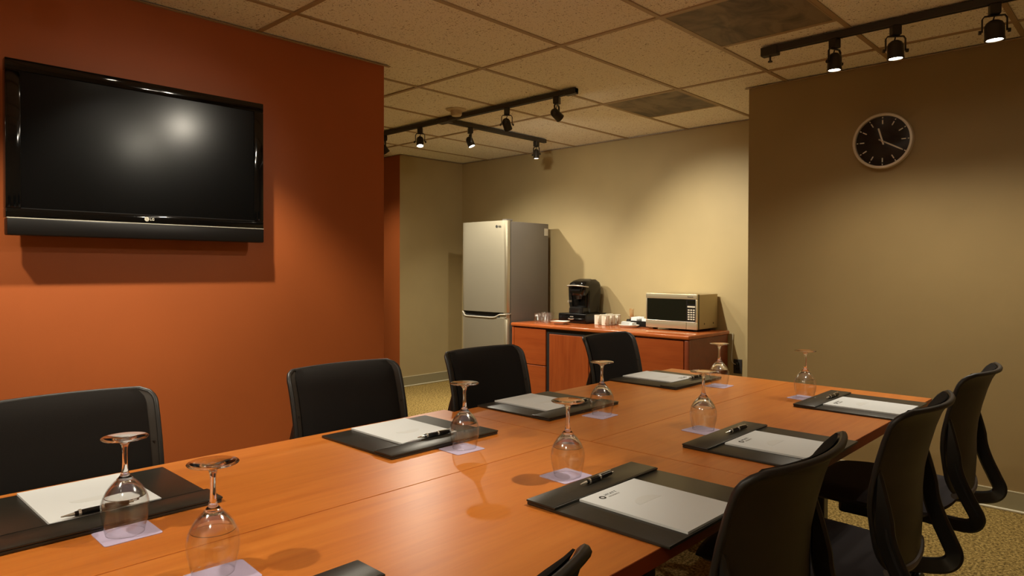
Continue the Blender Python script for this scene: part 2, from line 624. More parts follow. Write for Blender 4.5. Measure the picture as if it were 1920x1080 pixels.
obj('end_feed', bx(-.023, 1.165, -.05, .023, 1.255, -0.002, 0.003, 1), 'track_black', tr3)
obj('feed_screw', lathe([(0, -.083), (.012, -.083), (.012, -.078), (.005, -.074), (.005, -.05), (0, -.05)], 12), 'track_black', tr3, loc=(0, 1.21, 0))
tr4 = track_bar('light_track', 2.0, -0.6, 2.0, 1.5, 'black ceiling track above the middle of the conference table')
tr5 = track_bar('light_track', -0.9, 2.60, 1.25, 2.60, 'black ceiling track above the chairs by the orange wall')
tr6 = track_bar('light_track', -0.4, -0.6, -0.4, 1.9, 'black ceiling track behind the near end of the table')

LAMPS = []
def lamp(x, y, aim, label, power, r=0.030, turn=0.0, size=95, blend=0.8):
    """track head at (x,y); aim = world point the beam points at"""
    t = empty('track_light', (x, y, TZ), 0, label, 'spotlight', 'track light heads')
    drop = 0.118
    obj('adapter', bx(-.021, -.021, -.046, .021, .021, 0.0, 0.003, 1), 'lamp_black', t, rot=(0, 0, turn))
    w = r + 0.008
    yk = [(-w, 0, -drop), (-w, 0, -.062), (-w + .008, 0, -.05), (w - .008, 0, -.05), (w, 0, -.062), (w, 0, -drop)]
    yo = obj('yoke', band(yk, 0.006, 0.012, Vector((0, 1, 0))), 'lamp_black', t, rot=(0, 0, turn))
    for s in (-1, 1):
        obj('knob', xf(lathe([(0, 0), (.009, 0), (.009, .01), (0, .01)], 12), T(s * (w + .003) if s > 0 else -(w + .003), 0, -drop) @ RY(s * math.pi / 2)), 'lamp_black', yo)
    obj('cord', tube(smooth_path([(0, 0, -.046), (.006, .004, -.06), (-.002, .006, -.072), (0, 0, -drop + .04)], 4), .003, 6), 'lamp_black', t)
    p = Vector((x, y, TZ - drop))
    d = (Vector(aim) - p).normalized()
    q = d.to_track_quat('-Z', 'Y')
    hd = obj('housing', lathe([(0, .048), (r * .45, .047), (r * .8, .038), (r, .024), (r, -.036), (r * .96, -.036), (r * .9, -.030), (0, -.030)], 28), 'lamp_black', t, smooth=True)
    hd.location = (0, 0, -drop)
    hd.rotation_euler = q.to_euler()
    obj('trim_ring', lathe([(r * 1.04, -.030), (r * 1.04, -.038), (r * .84, -.038), (r * .84, -.030)], 28, closed=True), 'lamp_black', hd, smooth=True)
    obj('lens', lathe([(0, -.0335), (r * .5, -.0345), (r * .83, -.032), (r * .83, -.030), (0, -.030)], 24), 'lamp_lens', hd, smooth=True)
    ld = bpy.data.lights.new('spot_beam', 'SPOT')
    ld.energy = power; ld.color = LAMP_COL; ld.spot_size = math.radians(size); ld.spot_blend = blend
    ld.shadow_soft_size = 0.026
    lo = bpy.data.objects.new('spot_beam', ld)
    lo.location = (0, 0, -0.058)
    link(lo, hd)
    LAMPS.append(lo)
    return t

KW = 1.0
lamp(3.575, 5.75, (4.0, 5.6, 0.0), 'unseen track light added down the hall to brighten the orange end strip', 50 * KW, turn=1.2, size=130, blend=1.0)  # hidden lamp added to lift the end strip and niche wall
lamp(3.575, 4.95, (4.75, 4.6, 0.7), 'track light hidden behind the end of the orange wall', 160 * KW, turn=1.2, size=98, blend=1.0)
lamp(3.575, 4.455, (3.1, 3.8, 0.0), 'track light glaring at the camera beside the orange wall corner', 85 * KW, turn=2.3, size=140, blend=1.0)
lamp(3.865, 4.16, (4.3, 3.3, 0.0), 'lit track light tilted to the right on the branch track', 55 * KW, turn=1.0, size=120, blend=1.0)
lamp(4.685, 4.16, (4.72, 4.1, 0.0), 'small track light hanging straight down at the end of the branch track', 26 * KW, r=.027, turn=1.57, size=120, blend=1.0)
lamp(3.575, 3.46, (4.75, 3.9, 0.8), 'track light pointing away from the camera, middle of the long track', 60 * KW, turn=-.8, size=150, blend=1.0)
lamp(3.575, 2.99, (5.3, 2.62, 1.12), 'track light tilted toward the back wall at the end of the long track', 165 * KW, turn=0.3, size=70, blend=1.0)
lamp(3.63, 1.215, (3.70, 1.25, 0.0), 'glaring track light nearest the end of the clock-side track', 35 * KW, r=.034, turn=-0.35, size=125, blend=1.0)
lamp(3.63, 0.938, (3.75, 0.9, 0.0), 'middle glaring track light to the upper right of the clock', 33 * KW, r=.036, turn=-.95, size=125, blend=1.0)
lamp(3.63, 0.548, (3.75, 0.5, 0.0), 'rightmost track light in the top right corner of the room', 30 * KW, r=.038, turn=-1.2, size=125, blend=1.0)
lamp(3.63, 0.05, (3.65, 0.0, 0.0), 'track light just out of view past the right end of the clock-side track', 24 * KW, r=.036, size=125, blend=1.0)
lamp(1.97, 1.24, (1.15, 3.3, 1.52), 'track light over the table aimed at the television wall', 24 * KW, r=.036, size=46, blend=0.9)
lamp(2.0, 0.75, (0.85, 1.5, 0.735), 'track light over the middle of the conference table', 110 * KW, r=.036, size=54, blend=1.0)
lamp(2.0, 0.50, (2.35, 1.4, 0.735), 'unseen track light added to brighten the far half of the conference table', 20 * KW, r=.036, size=74, blend=1.0)  # out-of-frame lamp put in to lift the far tabletop
lamp(1.99, 0.26, (1.1, 3.2, 1.35), 'track light over the right-hand row of chairs', 12 * KW, r=.036, size=46, blend=0.9)
lamp(1.04, 2.60, (1.1, 3.0, 0.95), 'track light washing the orange wall under the television', 92 * KW, r=.036, size=102, blend=0.5)
lamp(0.05, 2.60, (0.1, 3.05, 0.9), 'track light washing the orange wall left of the television', 60 * KW, r=.036, size=98, blend=0.6)
lamp(-0.4, 1.5, (0.6, 1.6, 0.7), 'track light over the near end of the table', 66 * KW, r=.036, size=100, blend=1.0)
lamp(-0.4, 0.3, (0.6, 1.2, 0.7), 'track light behind the camera aimed at the table', 24 * KW, r=.036, size=110, blend=1.0)
lamp(-0.4, 0.9, (-1.3, 0.8, 0.0), 'unseen fill light added behind the camera, bounced off the carpet', 90 * KW, r=.036, size=110, blend=1.0)  # added fill: floor bounce that raises the ceiling's ambient light
lamp(-0.4, -0.3, (-2.4, -0.2, 1.3), 'unseen fill light added behind the camera, bounced off the far end wall', 165 * KW, r=.036, size=110, blend=1.0)  # added fill: broad soft bounce off the cream wall

# smoke detector
sd = empty('smoke_detector', (3.46, 3.88, H + 0.004), 0, 'round smoke detector on the ceiling beside the long track', 'smoke detector')
obj('base_plate', lathe([(0, 0), (.075, 0), (.075, -.006), (.06, -.012), (0, -.012)], 32), 'detector_plastic', sd, True)
obj('sensor_body', lathe([(0, -.012), (.042, -.012), (.042, -.040), (.034, -.050), (0, -.050)], 28), 'detector_plastic', sd, True)

# ------------------------------------------------------------------ conference tables
TT = 0.735
def table(x0, y0, x1, y1, label, dy):
    t = empty('conference_table', ((x0 + x1) / 2, (y0 + y1) / 2, 0), 0, label, 'table', 'cherry table sections')
    hx, hy = (x1 - x0) / 2, (y1 - y0) / 2
    tp = obj('tabletop', bx(-hx + .0008, -hy + .0008, TT - .028, hx - .0008, hy - .0008, TT, 0.0008, 2), 'cherry_top', t)
    for (a0, b0, a1, b1) in ((-hx, -hy, hx, -hy + .0008), (-hx, hy - .0008, hx, hy), (-hx, -hy + .0008, -hx + .0008, hy - .0008), (hx - .0008, -hy + .0008, hx, hy - .0008)):
        obj('edge_band', bx(a0, b0, TT - .032, a1, b1, TT - .001), 'cherry_edge', t)
    for s in (-1, 1):
        xl = s * (hx - .05)
        yl = dy
        lg = obj('leg', bx(xl - .026, yl - .035, .05, xl + .026, yl + .035, TT - .03, 0.004, 1), 'chair_frame', t)
        obj('foot', prism([(yl - .13, .018), (yl - .13, .03), (yl - .05, .062), (yl + .05, .062), (yl + .13, .03), (yl + .13, .018)], 'x', xl - .026, xl + .026, .004, 1), 'chair_frame', lg)
        obj('top_bracket', bx(xl - .025, -hy + .08, TT - .05, xl + .025, hy - .08, TT - .029), 'chair_frame', lg)
        for k in (-1, 1):
            obj('glide', lathe([(0, 0), (.018, 0), (.018, .02), (0, .02)], 12), 'black_plastic', lg, loc=(xl, yl + k * .105, 0))
    return t
table(0.14, 1.3154, 1.6696, 1.935, 'near table section on the orange-wall side', -.15)
table(0.14, 0.682, 1.6696, 1.3140, 'near table section on the right, beside the closest black chair', .15)
table(1.6720, 1.2612, 3.203, 1.882, 'far table section on the orange-wall side', -.15)
table(1.6720, 0.682, 3.203, 1.2600, 'far table section on the right, next to the clock wall', .14)

# ------------------------------------------------------------------ chairs
def chair_proto():
    t = empty('office_chair', (0, 0, 0), 0)
    def yc(z):
        pts = [(.44, -.292), (.50, -.300), (.58, -.304), (.66, -.303), (.72, -.308), (.78, -.320), (.84, -.336), (.88, -.350), (.900, -.362), (.917, -.380)]
        for (a, ya), (b_, yb) in zip(pts, pts[1:]):
            if z <= b_:
                k = (z - a) / (b_ - a)
                k = max(0.0, k)
                return ya + (yb - ya) * k
        return pts[-1][1]
    ZB, ZTOP = 0.485, 0.914
    def hw(z):
        w = 0.222
        if z < 0.70:                       # taper toward the seat
            k = (0.70 - z) / (0.70 - ZB)
            w -= 0.045 * k ** 1.5
        if z < ZB + 0.10:                  # rounded bottom
            k = (ZB + 0.10 - z) / 0.10
            w -= (0.085) * (1 - math.sqrt(max(0, 1 - k * k)))
        if z > ZTOP - 0.034:               # rounded top corners
            k = (z - ZTOP + 0.034) / 0.034
            w -= 0.030 * (1 - math.sqrt(max(0, 1 - k * k)))
        return w
    def surf(u, z, off=0.0, inset=0.0):
        w = hw(z) - inset
        cur = 0.048
        return Vector((u * w, yc(z) + cur * abs(u * w / 0.222) ** 2.0 + off, z))
    zs = []
    n = 34
    for k in range(n + 1):
        s = k / n
        s = 0.5 - 0.5 * math.cos(math.pi * s)
        zs.append(ZB + (ZTOP - ZB) * (0.35 * s + 0.65 * k / n))
    us = [-1 + 2 * k / 20 for k in range(21)]
    obj('back_shell', sheet([[surf(u, z, .006) for u in us] for z in zs], [[surf(u, z, -.006) for u in us] for z in zs]), 'chair_shell', t, smooth=True)
    # rim around the shell
    out = [surf(-1, z) for z in zs] + [surf(u, ZTOP) for u in us[1:-1]] + [surf(1, z) for z in reversed(zs)] + [surf(u, ZB) for u in reversed(us[1:-1])]
    obj('back_rim', tube(out, 0.0078, 8, closed=True), 'chair_rim', t, smooth='all')
    # front cushion
    zc = [0.51 + (0.909 - 0.51) * k / 26 for k in range(27)]
    uc = [-1 + 2 * k / 24 for k in range(25)]
    fr, bk = [], []
    for i, z in enumerate(zc):
        v = abs(2 * i / 26 - 1)
        a, c = [], []
        for u in uc:
            puff = 0.024 * (1 - abs(u) ** 7) * (1 - v ** 9) ** 0.8
            ins = 0.026
            zz = z
            lift = .0085 * max(0, (i - 22) / 4) ** 2
            a.append(surf(u, zz, .007 + puff + .004, ins) + Vector((0, 0, lift))); c.append(surf(u, zz, .0065, ins) + Vector((0, 0, lift)))
        fr.append(a); bk.append(c)
    obj('back_cushion', sheet(fr, bk), 'chair_fabric', t, smooth=True)
    # looped side rails
    for s in (-1, 1):
        P = [(.212, -.272, .775), (.217, -.279, .73), (.221, -.286, .67), (.222, -.293, .605), (.219, -.312, .548), (.215, -.338, .492), (.210, -.355, .452), (.204, -.342, .425), (.19, -.303, .413), (.165, -.22, .408), (.13, -.10, .405)]
        path = smooth_path([(s * a, b_, c) for a, b_, c in P], 5)
        m_ = len(path)
        W = []
        for k in range(m_):
            f = k / (m_ - 1)
            W.append(0.005 + 0.041 * min(1.0, f / 0.24))
        rl = obj('side_rail', band(path, W, 0.017), 'chair_frame', t, smooth=True)
        sub = path[13:int(m_ * .60)]
        obj('rail_groove', band([p + Vector((s * .0075, -.006, 0)) for p in sub], [0.008] * len(sub), 0.004), 'dark_gap', rl, smooth=True)
    lip = [surf(u, ZB + .012 * u * u, -.004) + Vector((0, 0, -.004)) for u in [-1.12 + 2.24 * k / 16 for k in range(17)]]
    obj('lumbar_lip', tube(lip, .011, 8), 'lip_grey', t, smooth=True)
    # seat
    def seat_grid(zf, grow):
        rows = []
        for i in range(15):
            v = -1 + 2 * i / 14
            row = []
            for j in range(17):
                u = -1 + 2 * j / 16
                # squircle plan
                a = u * math.sqrt(max(0, 1 - 0.28 * v * v)); b_ = v * math.sqrt(max(0, 1 - 0.28 * u * u))
                x = a * (.245 + grow) * 1.08; y = b_ * (.235 + grow) * 1.08
                e = max(abs(u), abs(v))
                row.append(Vector((x, y + .0, zf(u, v, e))))
            rows.append(row)
        return rows
    top = lambda u, v, e: .470 - .012 * (1 - u * u) * (1 - v * v) - .030 * max(0, (e - .75) / .25) ** 2 - .018 * max(0, v) ** 3
    bot = lambda u, v, e: .425 + .004 * e - .012 * max(0, v) ** 3
    obj('seat_cushion', sheet(seat_grid(top, 0), seat_grid(bot, 0)), 'seat_fabric', t, smooth=True)
    obj('seat_pan', sheet(seat_grid(lambda u, v, e: .427 - .012 * max(0, v) ** 3, -.01), seat_grid(lambda u, v, e: .395 + .02 * e ** 4 - .012 * max(0, v) ** 3, -.02)), 'black_plastic', t, smooth=True)
    obj('tilt_mechanism', bx(-.14, -.14, .345, .14, .10, .400, .012, 2), 'black_plastic', t)
    obj('gas_column', lathe([(0, .10), (.028, .10), (.028, .24), (.016, .24), (.016, .35), (0, .35)], 18), 'chair_frame', t, True)
    hub = obj('base_hub', lathe([(0, .075), (.045, .075), (.05, .10), (.038, .125), (0, .125)], 20), 'chair_frame', t, True)
    for k in range(5):
        a = 2 * math.pi * k / 5 + math.pi
        lg = obj('base_leg', xf(band([(0, .03, .10), (0, .14, .098), (0, .265, .078)], [.034, .03, .022], .04), RZ(a)), 'chair_frame', t, True)
        cb = bmesh.new()
        for s in (-1, 1):
            merge(cb, lathe([(0, -.009), (.024, -.009), (.027, -.005), (.027, .005), (.024, .009), (0, .009)], 16), T(s * .014, 0, .0275) @ RY(math.pi / 2))
        bx(-.006, -.010, .03, .006, .010, .075, bm=cb)
        obj('caster', xf(cb, RZ(a) @ T(0, .25, 0)), 'black_plastic', lg, True)
    return t

proto = chair_proto()
CH = [  # x, y, heading, label
    (0.49, 1.78, math.pi, 'black office chair at the left edge, on the orange-wall side of the table'),
    (1.345, 1.775, math.pi, 'black office chair in front of the orange wall, second from the left'),
    (2.03, 1.775, math.pi, 'black office chair before the gap beside the refrigerator, third from the left'),
    (2.94, 1.775, math.pi + .03, 'black office chair in front of the cherry counter, farthest on its side'),
    (0.475, 0.85, 0.0, 'black office chair at the bottom edge, only its backrest top showing'),
    (1.325, 0.825, 0.0, 'large black office chair seen from behind, nearest on the right side'),
    (2.055, 0.778, 0.0, 'black office chair seen from behind, middle of the right row'),
    (2.86, 0.787, 0.0, 'black office chair seen from behind, farthest right by the taupe wall'),
]
for k, (x, y, a, lab) in enumerate(CH):
    c = proto if k == 0 else copy_tree(proto)
    c.location = (x, y, 0); c.rotation_euler = (0, 0, a)
    tag(c, lab, 'chair', 'black office chairs around the table')

# ------------------------------------------------------------------ place settings
def pad_proto():
    t = empty('desk_pad', (0, 0, 0))
    obj('board', bx(-.206, -.18, 0, .206, .18, .007, .002, 2), 'leather', t, True)
    obj('flap', bx(-.208, .098, .0072, .208, .181, .0125, .0024, 2), 'leather', t, True)
    obj('stitch_ridge', bx(-.204, .1015, .0118, .204, .1035, .0130), 'leather_edge', t)
    return t
def note_proto():
    t = empty('notepad', (0, 0, 0))
    obj('paper_stack', bx(-.106, -.135, 0, .106, .135, .005), 'paper', t)
    bm = lathe([(.0045, .0052), (.0085, .0052), (.0085, .0056), (.0045, .0056)], 24, closed=True)
    lg = obj('logo_ring', xf(bm, T(-.062, .104, 0)), 'dark_print', t)
    obj('print_line', xf(text_bm('HYATT', .0115, .0002, 0, 1.25), T(-.046, .1065, .0052)), 'dark_print', t)
    obj('print_line', xf(text_bm('REGENCY', .0075, .0002, 0, 1.3), T(-.046, .0955, .0052)), 'grey_print', t)
    dome = bmesh.new()
    pts = [(math.cos(a) * .042, .018 + math.sin(a) * .03) for a in [math.pi * k / 16 for k in range(17)]]
    prism(pts, 'z', .0050, .0053, bm=dome)
    obj('watermark', dome, 'faint_print', t)
    return t
def pen_proto():
    t = empty('ballpoint_pen', (0, 0, 0))
    R = RY(math.pi / 2)
    obj('barrel', xf(lathe([(0, -.058), (.005, -.056), (.0062, -.03), (.0066, .02), (.0062, .036), (.0050, .045), (0, .046)], 14), T(0, 0, .0068) @ R), 'pen_black', t, True)
    obj('tip', xf(lathe([(0, .070), (.0012, .069), (.0036, .048), (.0042, .044), (0, .044)], 12), T(0, 0, .0068) @ R), 'chrome', t, True)
    for xx in (-.006, .036):
        obj('ring', xf(lathe([(.0072, -.0025), (.0072, .0025), (.0055, .0025), (.0055, -.0025)], 14, closed=True), T(xx, 0, .0074) @ R), 'chrome', t, True)
    obj('clip', bx(-.055, -.0016, .0132, -.010, .0016, .0150, .0004, 1), 'chrome', t)
    obj('plunger', xf(lathe([(0, -.066), (.0026, -.066), (.0026, -.056), (0, -.056)], 10), T(0, 0, .0068) @ R), 'chrome', t, True)
    return t
def glass_proto():
    t = empty('wine_glass', (0, 0, 0))
    bo = [(.0345, 0), (.0385, .018), (.0418, .034), (.0432, .048), (.0425, .060), (.0390, .073), (.0325, .086), (.0235, .098), (.0150, .1065)]
    bi = [(.0137, .1055), (.0222, .0970), (.0312, .0852), (.0377, .0723), (.0412, .0596), (.0419, .048), (.0405, .034), (.0372, .018), (.0334, .0)]
    obj('bowl', lathe(smooth2(bo) + smooth2(bi), 48, closed=True), 'thin_glass', t, smooth='all')
    st = [(0, .1020), (.0110, .0998), (.0205, .0932), (.0300, .0832), (.0362, .0742), (.0366, .0742), (.0309, .0852), (.0219, .0969), (.0136, .1056), (.0150, .1067), (.0100, .1125), (.0070, .119), (.0053, .130), (.0047, .150), (.0050, .166), (.0070, .1745), (.0095, .1785), (0, .1787)]
    obj('stem', lathe(smooth2(st), 32), 'clear_glass', t, smooth='all')
    ft = [(0, .1790), (.0096, .1788), (.0180, .1825), (.0290, .1855), (.0415, .1872), (.0425, .1885), (.0415, .1897), (.02, .1896), (0, .1894)]
    f_ = obj('foot', lathe(ft, 48), 'clear_glass', t, smooth='all')

    return t
def smooth2(pr):
    return [(p.x if abs(p.x) > 1e-5 else 0.0, p.y) for p in smooth_path([(a, b_, 0) for a, b_ in pr], 3)]
def card_proto():
    pts = []
    for cx, cy, a0 in ((.046, .040, 0), (-.046, .040, 90), (-.046, -.040, 180), (.046, -.040, 270)):
        for k in range(4):
            a = math.radians(a0 + 30 * k)
            pts.append((cx + .006 * math.cos(a), cy + .006 * math.sin(a)))
    return prism(pts, 'z', 0, .0012)

ORD = ['nearest the camera', 'second from the camera', 'third from the camera', 'farthest from the camera']
PX = {'L': [.455, 1.332, 1.995, 2.845], 'R': [.475, 1.330, 2.008, 2.84]}
PY = {'L': 1.705, 'R': 0.843}
SIDE = {'L': 'orange-wall side', 'R': 'right-hand side'}
NX = {'L': [.455, 1.335, 1.985, 2.855], 'R': [.46, 1.308, 2.002, 2.81]}
GXY = {'L': [(.450, 1.483), (1.352, 1.478), (2.006, 1.462), (2.872, 1.446)], 'R': [(.496, 1.181), (1.352, 1.091), (2.050, 1.087), (2.870, 1.066)]}
KXY = {'L': [(.452, 1.478), (1.338, 1.474), (1.990, 1.458), (2.868, 1.443)], 'R': [(.50, 1.155), (1.347, 1.093), (2.038, 1.086), (2.842, 1.064)]}
PEN = {'L': [(.44, 1.612, 0), (1.352, 1.606, -.05), (2.045, 1.606, .0), (2.93, 1.588, -.06)], 'R': [(.46, .985, .02), (1.338, .987, .02), (2.052, .972, -.06), (2.872, .957, -.02)]}
pad0, note0, pen0 = pad_proto(), note_proto(), pen_proto()
glass_me, card_me = None, None
first = True
for s in ('L', 'R'):
    for k in range(4):
        w = ORD[k] + ' on the ' + SIDE[s]
        rz = math.pi if s == 'L' else 0.0
        p = pad0 if first else copy_tree(pad0)
        p.location = (PX[s][k], PY[s], TT + .0004); p.rotation_euler = (0, 0, rz + random.uniform(-.008, .008))
        tag(p, 'black leather desk pad, ' + w, 'desk pad', 'leather desk pads on the table')
        n_ = note0 if first else copy_tree(note0)
        n_.location = (NX[s][k], 1.746 if s == 'L' else .801, TT + .0078); n_.rotation_euler = (0, 0, rz + random.uniform(-.015, .015))
        tag(n_, 'white printed notepad on the desk pad ' + w, 'notepad', 'notepads on the desk pads')
        q = pen0 if first else copy_tree(pen0)
        px, py, pr = PEN[s][k]
        q.location = (px, py, TT + .0132); q.rotation_euler = (0, 0, pr + math.pi)
        tag(q, 'black pen on the desk pad ' + w, 'pen', 'pens on the desk pads')
        if first:
            g = g0 = glass_proto()
            c = obj('paper_card', card_proto(), 'lilac_card')
            card_me = c.data
        else:
            g = copy_tree(g0); c = link(bpy.data.objects.new('paper_card', card_me))
        gx, gy = GXY[s][k]; kx, ky = KXY[s][k]
        g.location = (gx, gy, TT + .0018); g.rotation_euler = (0, 0, random.uniform(0, 6))
        tag(g, 'upside-down stemmed wine glass ' + w, 'wine glass', 'upturned wine glasses')
        c.location = (kx, ky, TT + .0003); c.rotation_euler = (0, 0, random.uniform(-.05, .05) + (.0 if s == 'L' else -.06))
        tag(c, 'lilac paper card under the wine glass ' + w, 'coaster', 'lilac cards under the glasses')
        first = False

# ------------------------------------------------------------------ television
TVY = 3.215
tv = empty('television', (1.081, YR, 1.385), 0, 'wall-mounted black flat television with a speaker bar along the bottom', 'television')
def tvb(x0, z0, x1, z1, y0, y1, bev=0.003, seg=2):   # world extents -> local
    return bx(x0 - 1.081, y0 - YR, z0 - 1.385, x1 - 1.081, y1 - YR, z1 - 1.385, bev, seg)
obj('rear_case', tvb(.60, 1.42, 1.565, 2.03, 3.262, 3.315, .012), 'tv_bar', tv)
obj('wall_bracket', tvb(.90, 1.55, 1.26, 1.90, 3.315, 3.348, 0), 'tv_bar', tv)
X0, X1, Z0, Z1 = .563, 1.601, 1.453, 2.066
SX0, SX1, SZ0, SZ1 = .613, 1.554, 1.490, 2.022
bz = obj('bezel', tvb(X0, SZ1, X1, Z1, TVY, 3.262), 'tv_gloss', tv, True)
for args in ((X0, Z0, X1, SZ0), (X0, SZ0, SX0, SZ1), (SX1, SZ0, X1, SZ1)):
    obj('bezel', tvb(*args, TVY, 3.262), 'tv_gloss', tv, True)
obj('screen', tvb(SX0 - .002, SZ0 - .002, SX1 + .002, SZ1 + .002, TVY + .006, 3.26, 0), 'tv_screen', tv)
obj('speaker_bar', tvb(.566, 1.385, 1.601, 1.4515, TVY - .006, 3.262, .006), 'tv_bar', tv, True)
obj('accent_line', tvb(.566, 1.4505, 1.601, 1.4535, TVY - .004, 3.25, .0005, 1), 'silver_print', tv)
obj('screen_lip', tvb(SX0, SZ0 - .0015, SX1, SZ0 + .0015, TVY - .0004, TVY + .004, 0), 'tv_bar', tv)
FR = Matrix(((1, 0, 0, 0), (0, 0, -1, 0), (0, 1, 0, 0), (0, 0, 0, 1)))   # text plane xy -> xz facing -y
lgb = lathe([(0, 0), (.0095, 0), (.0095, .0008), (0, .0008)], 24)
lg = obj('logo_disc', xf(lgb, T(1.066 - 1.081, TVY - YR - .0002, 1.472 - 1.385) @ FR), 'silver_print', tv)
fb = bmesh.new()
merge(fb, bx(-.0008, -.004, 0, .0008, .005, .0003)); merge(fb, bx(-.0008, -.005, 0, .004, -.0035, .0003)); merge(fb, bx(-.005, .002, 0, -.003, .004, .0003))
obj('logo_face', xf(fb, T(1.066 - 1.081, TVY - YR - .0011, 1.472 - 1.385) @ FR), 'grey_print', lg)
obj('logo_letters', xf(text_bm('LG', .0155, .0004, .0004), T(1.078 - 1.081, TVY - YR - .0006, 1.4665 - 1.385) @ FR), 'silver_print', tv)

# ------------------------------------------------------------------ wall clock
ck = empty('wall_clock', (XC, 1.190, 2.005), 0, 'round wall clock with black dial and pale metal rim', 'clock')
# local disc coordinates (a right, b up, c toward viewer) -> world offset
CK = Matrix(((0, 0, -1, 0), (-1, 0, 0, 0), (0, 1, 0, 0), (0, 0, 0, 1)))
RC = 0.160
obj('rim', xf(lathe([(RC - .018, .0), (RC, .0), (RC + .001, .030), (RC - .003, .036), (RC - .015, .036), (RC - .0165, .028), (RC - .018, .0)], 64), CK), 'clock_rim', ck, True)
fo = obj('dial', lathe([(0, .020), (RC - .016, .020), (RC - .016, .001), (0, .001)], 64), 'clock_face', ck)
fo.matrix_local = CK
for h in range(12):
    a = math.radians(30 * h)
    M_ = CK @ Matrix.Rotation(-a, 4, 'Z')
    mb = bx(-.0028, .098, .020, .0028, .122, .0222)
    mk = obj('hour_mark', xf(mb, M_), 'clock_mark', ck)
    obj('minute_dot', xf(bx(-.0026, .131, .020, .0026, .139, .0222), M_), 'clock_mark', mk)
for name, ang, ln, w in (('hour_hand', -16, .078, .0042), ('minute_hand', 120, .112, .0038), ('second_hand', 304, .02, .0022)):
    M_ = CK @ Matrix.Rotation(-math.radians(ang), 4, 'Z')
    obj(name, xf(bx(-w, -.022, .0235, w, ln, .025), M_), 'clock_mark', ck)
obj('centre_pin', xf(lathe([(0, .029), (.006, .029), (.006, .022), (0, .022)], 16), CK), 'chrome', ck)
obj('glass_cover', xf(lathe([(0, .0312), (RC - .0155, .0312), (RC - .0155, .0300), (0, .0300)], 48), CK), 'clock_glass', ck)

# ------------------------------------------------------------------ refrigerator
FX, FY0, FY1, FT = 4.585, 4.438, 5.048, 1.712
fr = empty('refrigerator', (FX + .3, (FY0 + FY1) / 2, 0), 0, 'tall stainless steel refrigerator with bottom freezer beside the counter', 'refrigerator')
ox, oy = FX + .3, (FY0 + FY1) / 2
def frb(x0, y0, z0, x1, y1, z1, bev=.004, seg=2):
    return bx(x0 - ox, y0 - oy, z0, x1 - ox, y1 - oy, z1, bev, seg)
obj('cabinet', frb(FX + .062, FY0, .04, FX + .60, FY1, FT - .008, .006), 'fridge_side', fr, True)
obj('gasket', frb(FX + .050, FY0 + .012, .06, FX + .064, FY1 - .012, FT - .012, 0), 'dark_gap', fr)
def door(z0, z1, name, notch=False):
    hwid = (FY1 - FY0) / 2
    n = 18
    poly = []
    for k in range(n + 1):
        u = -1 + 2 * k / n
        bow = .014 * (1 - u * u)
        edge = .010 * max(0, (abs(u) - .93) / .07) ** 2
        poly.append((-.3 - bow + edge, u * hwid))
    poly += [(-.3 + .050, hwid), (-.3 + .050, -hwid)]
    o = obj(name, prism(poly, 'z', z0, z1, .0015, 1), 'steel', fr, True)
    return o
SEAM = 0.835
ud = door(SEAM + .012, FT, 'upper_door')
ld_ = door(.07, SEAM - .038, 'lower_door')
lo_top = []
# chrome lip of the freezer handle: dips in the middle
def lippt(u, z, o=.004):
    return (-.3 - .014 * (1 - u * u) - o, u * .305, z)
lp = smooth_path([lippt(.96, SEAM + .002), lippt(.90, SEAM - .012), lippt(.80, SEAM - .036), lippt(.4, SEAM - .038), lippt(-.2, SEAM - .038), lippt(-.52, SEAM - .034), lippt(-.70, SEAM - .012), lippt(-.80, SEAM - .006), lippt(-.98, SEAM - .004)], 6)
obj('handle_lip', tube(lp, .0065, 8), 'silver_plastic', ld_, True)
# recess behind the handle and the steel shoulders either side of it
obj('handle_recess', bx(-.285, -.30, SEAM - .042, -.255, .30, SEAM + .012), 'dark_gap', fr)
for (a0, a1) in ((-1.0, -.74), (.90, 1.0)):
    poly = []
    for k in range(5):
        u = a0 + (a1 - a0) * k / 4
        poly.append((-.3 - .014 * (1 - u * u) + .001, u * .305))
    poly += [(-.255, a1 * .305), (-.255, a0 * .305)]
    obj('shoulder', prism(poly, 'z', SEAM - .039, SEAM - .004), 'steel', ld_)
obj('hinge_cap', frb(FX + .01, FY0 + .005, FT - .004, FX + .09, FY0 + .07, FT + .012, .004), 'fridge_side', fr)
obj('hinge_plate', frb(FX + .012, FY0 - .004, SEAM - .006, FX + .06, FY0 + .05, SEAM + .008, .001, 1), 'chrome', fr)
obj('paper_label', frb(FX + .535, FY0 - .0012, FT - .125, FX + .59, FY0 + .001, FT - .055, 0), 'button_white', fr)
obj('kick_plate', frb(FX + .04, FY0 + .01, .0, FX + .56, FY1 - .01, .06, 0), 'dark_gap', fr)
FW = Matrix(((0, 0, -1, 0), (-1, 0, 0, 0), (0, 1, 0, 0), (0, 0, 0, 1)))   # text plane -> facing -x, reading toward -y
obj('logo_disc', xf(lathe([(0, 0), (.014, 0), (.014, .001), (0, .001)], 20), T(-.3105, -.185, FT - .055) @ FW), 'dark_print', ud)
obj('logo_letters', xf(text_bm('LG', .026, .0006, .0006), T(-.3095, -.207, FT - .064) @ FW), 'dark_print', ud)

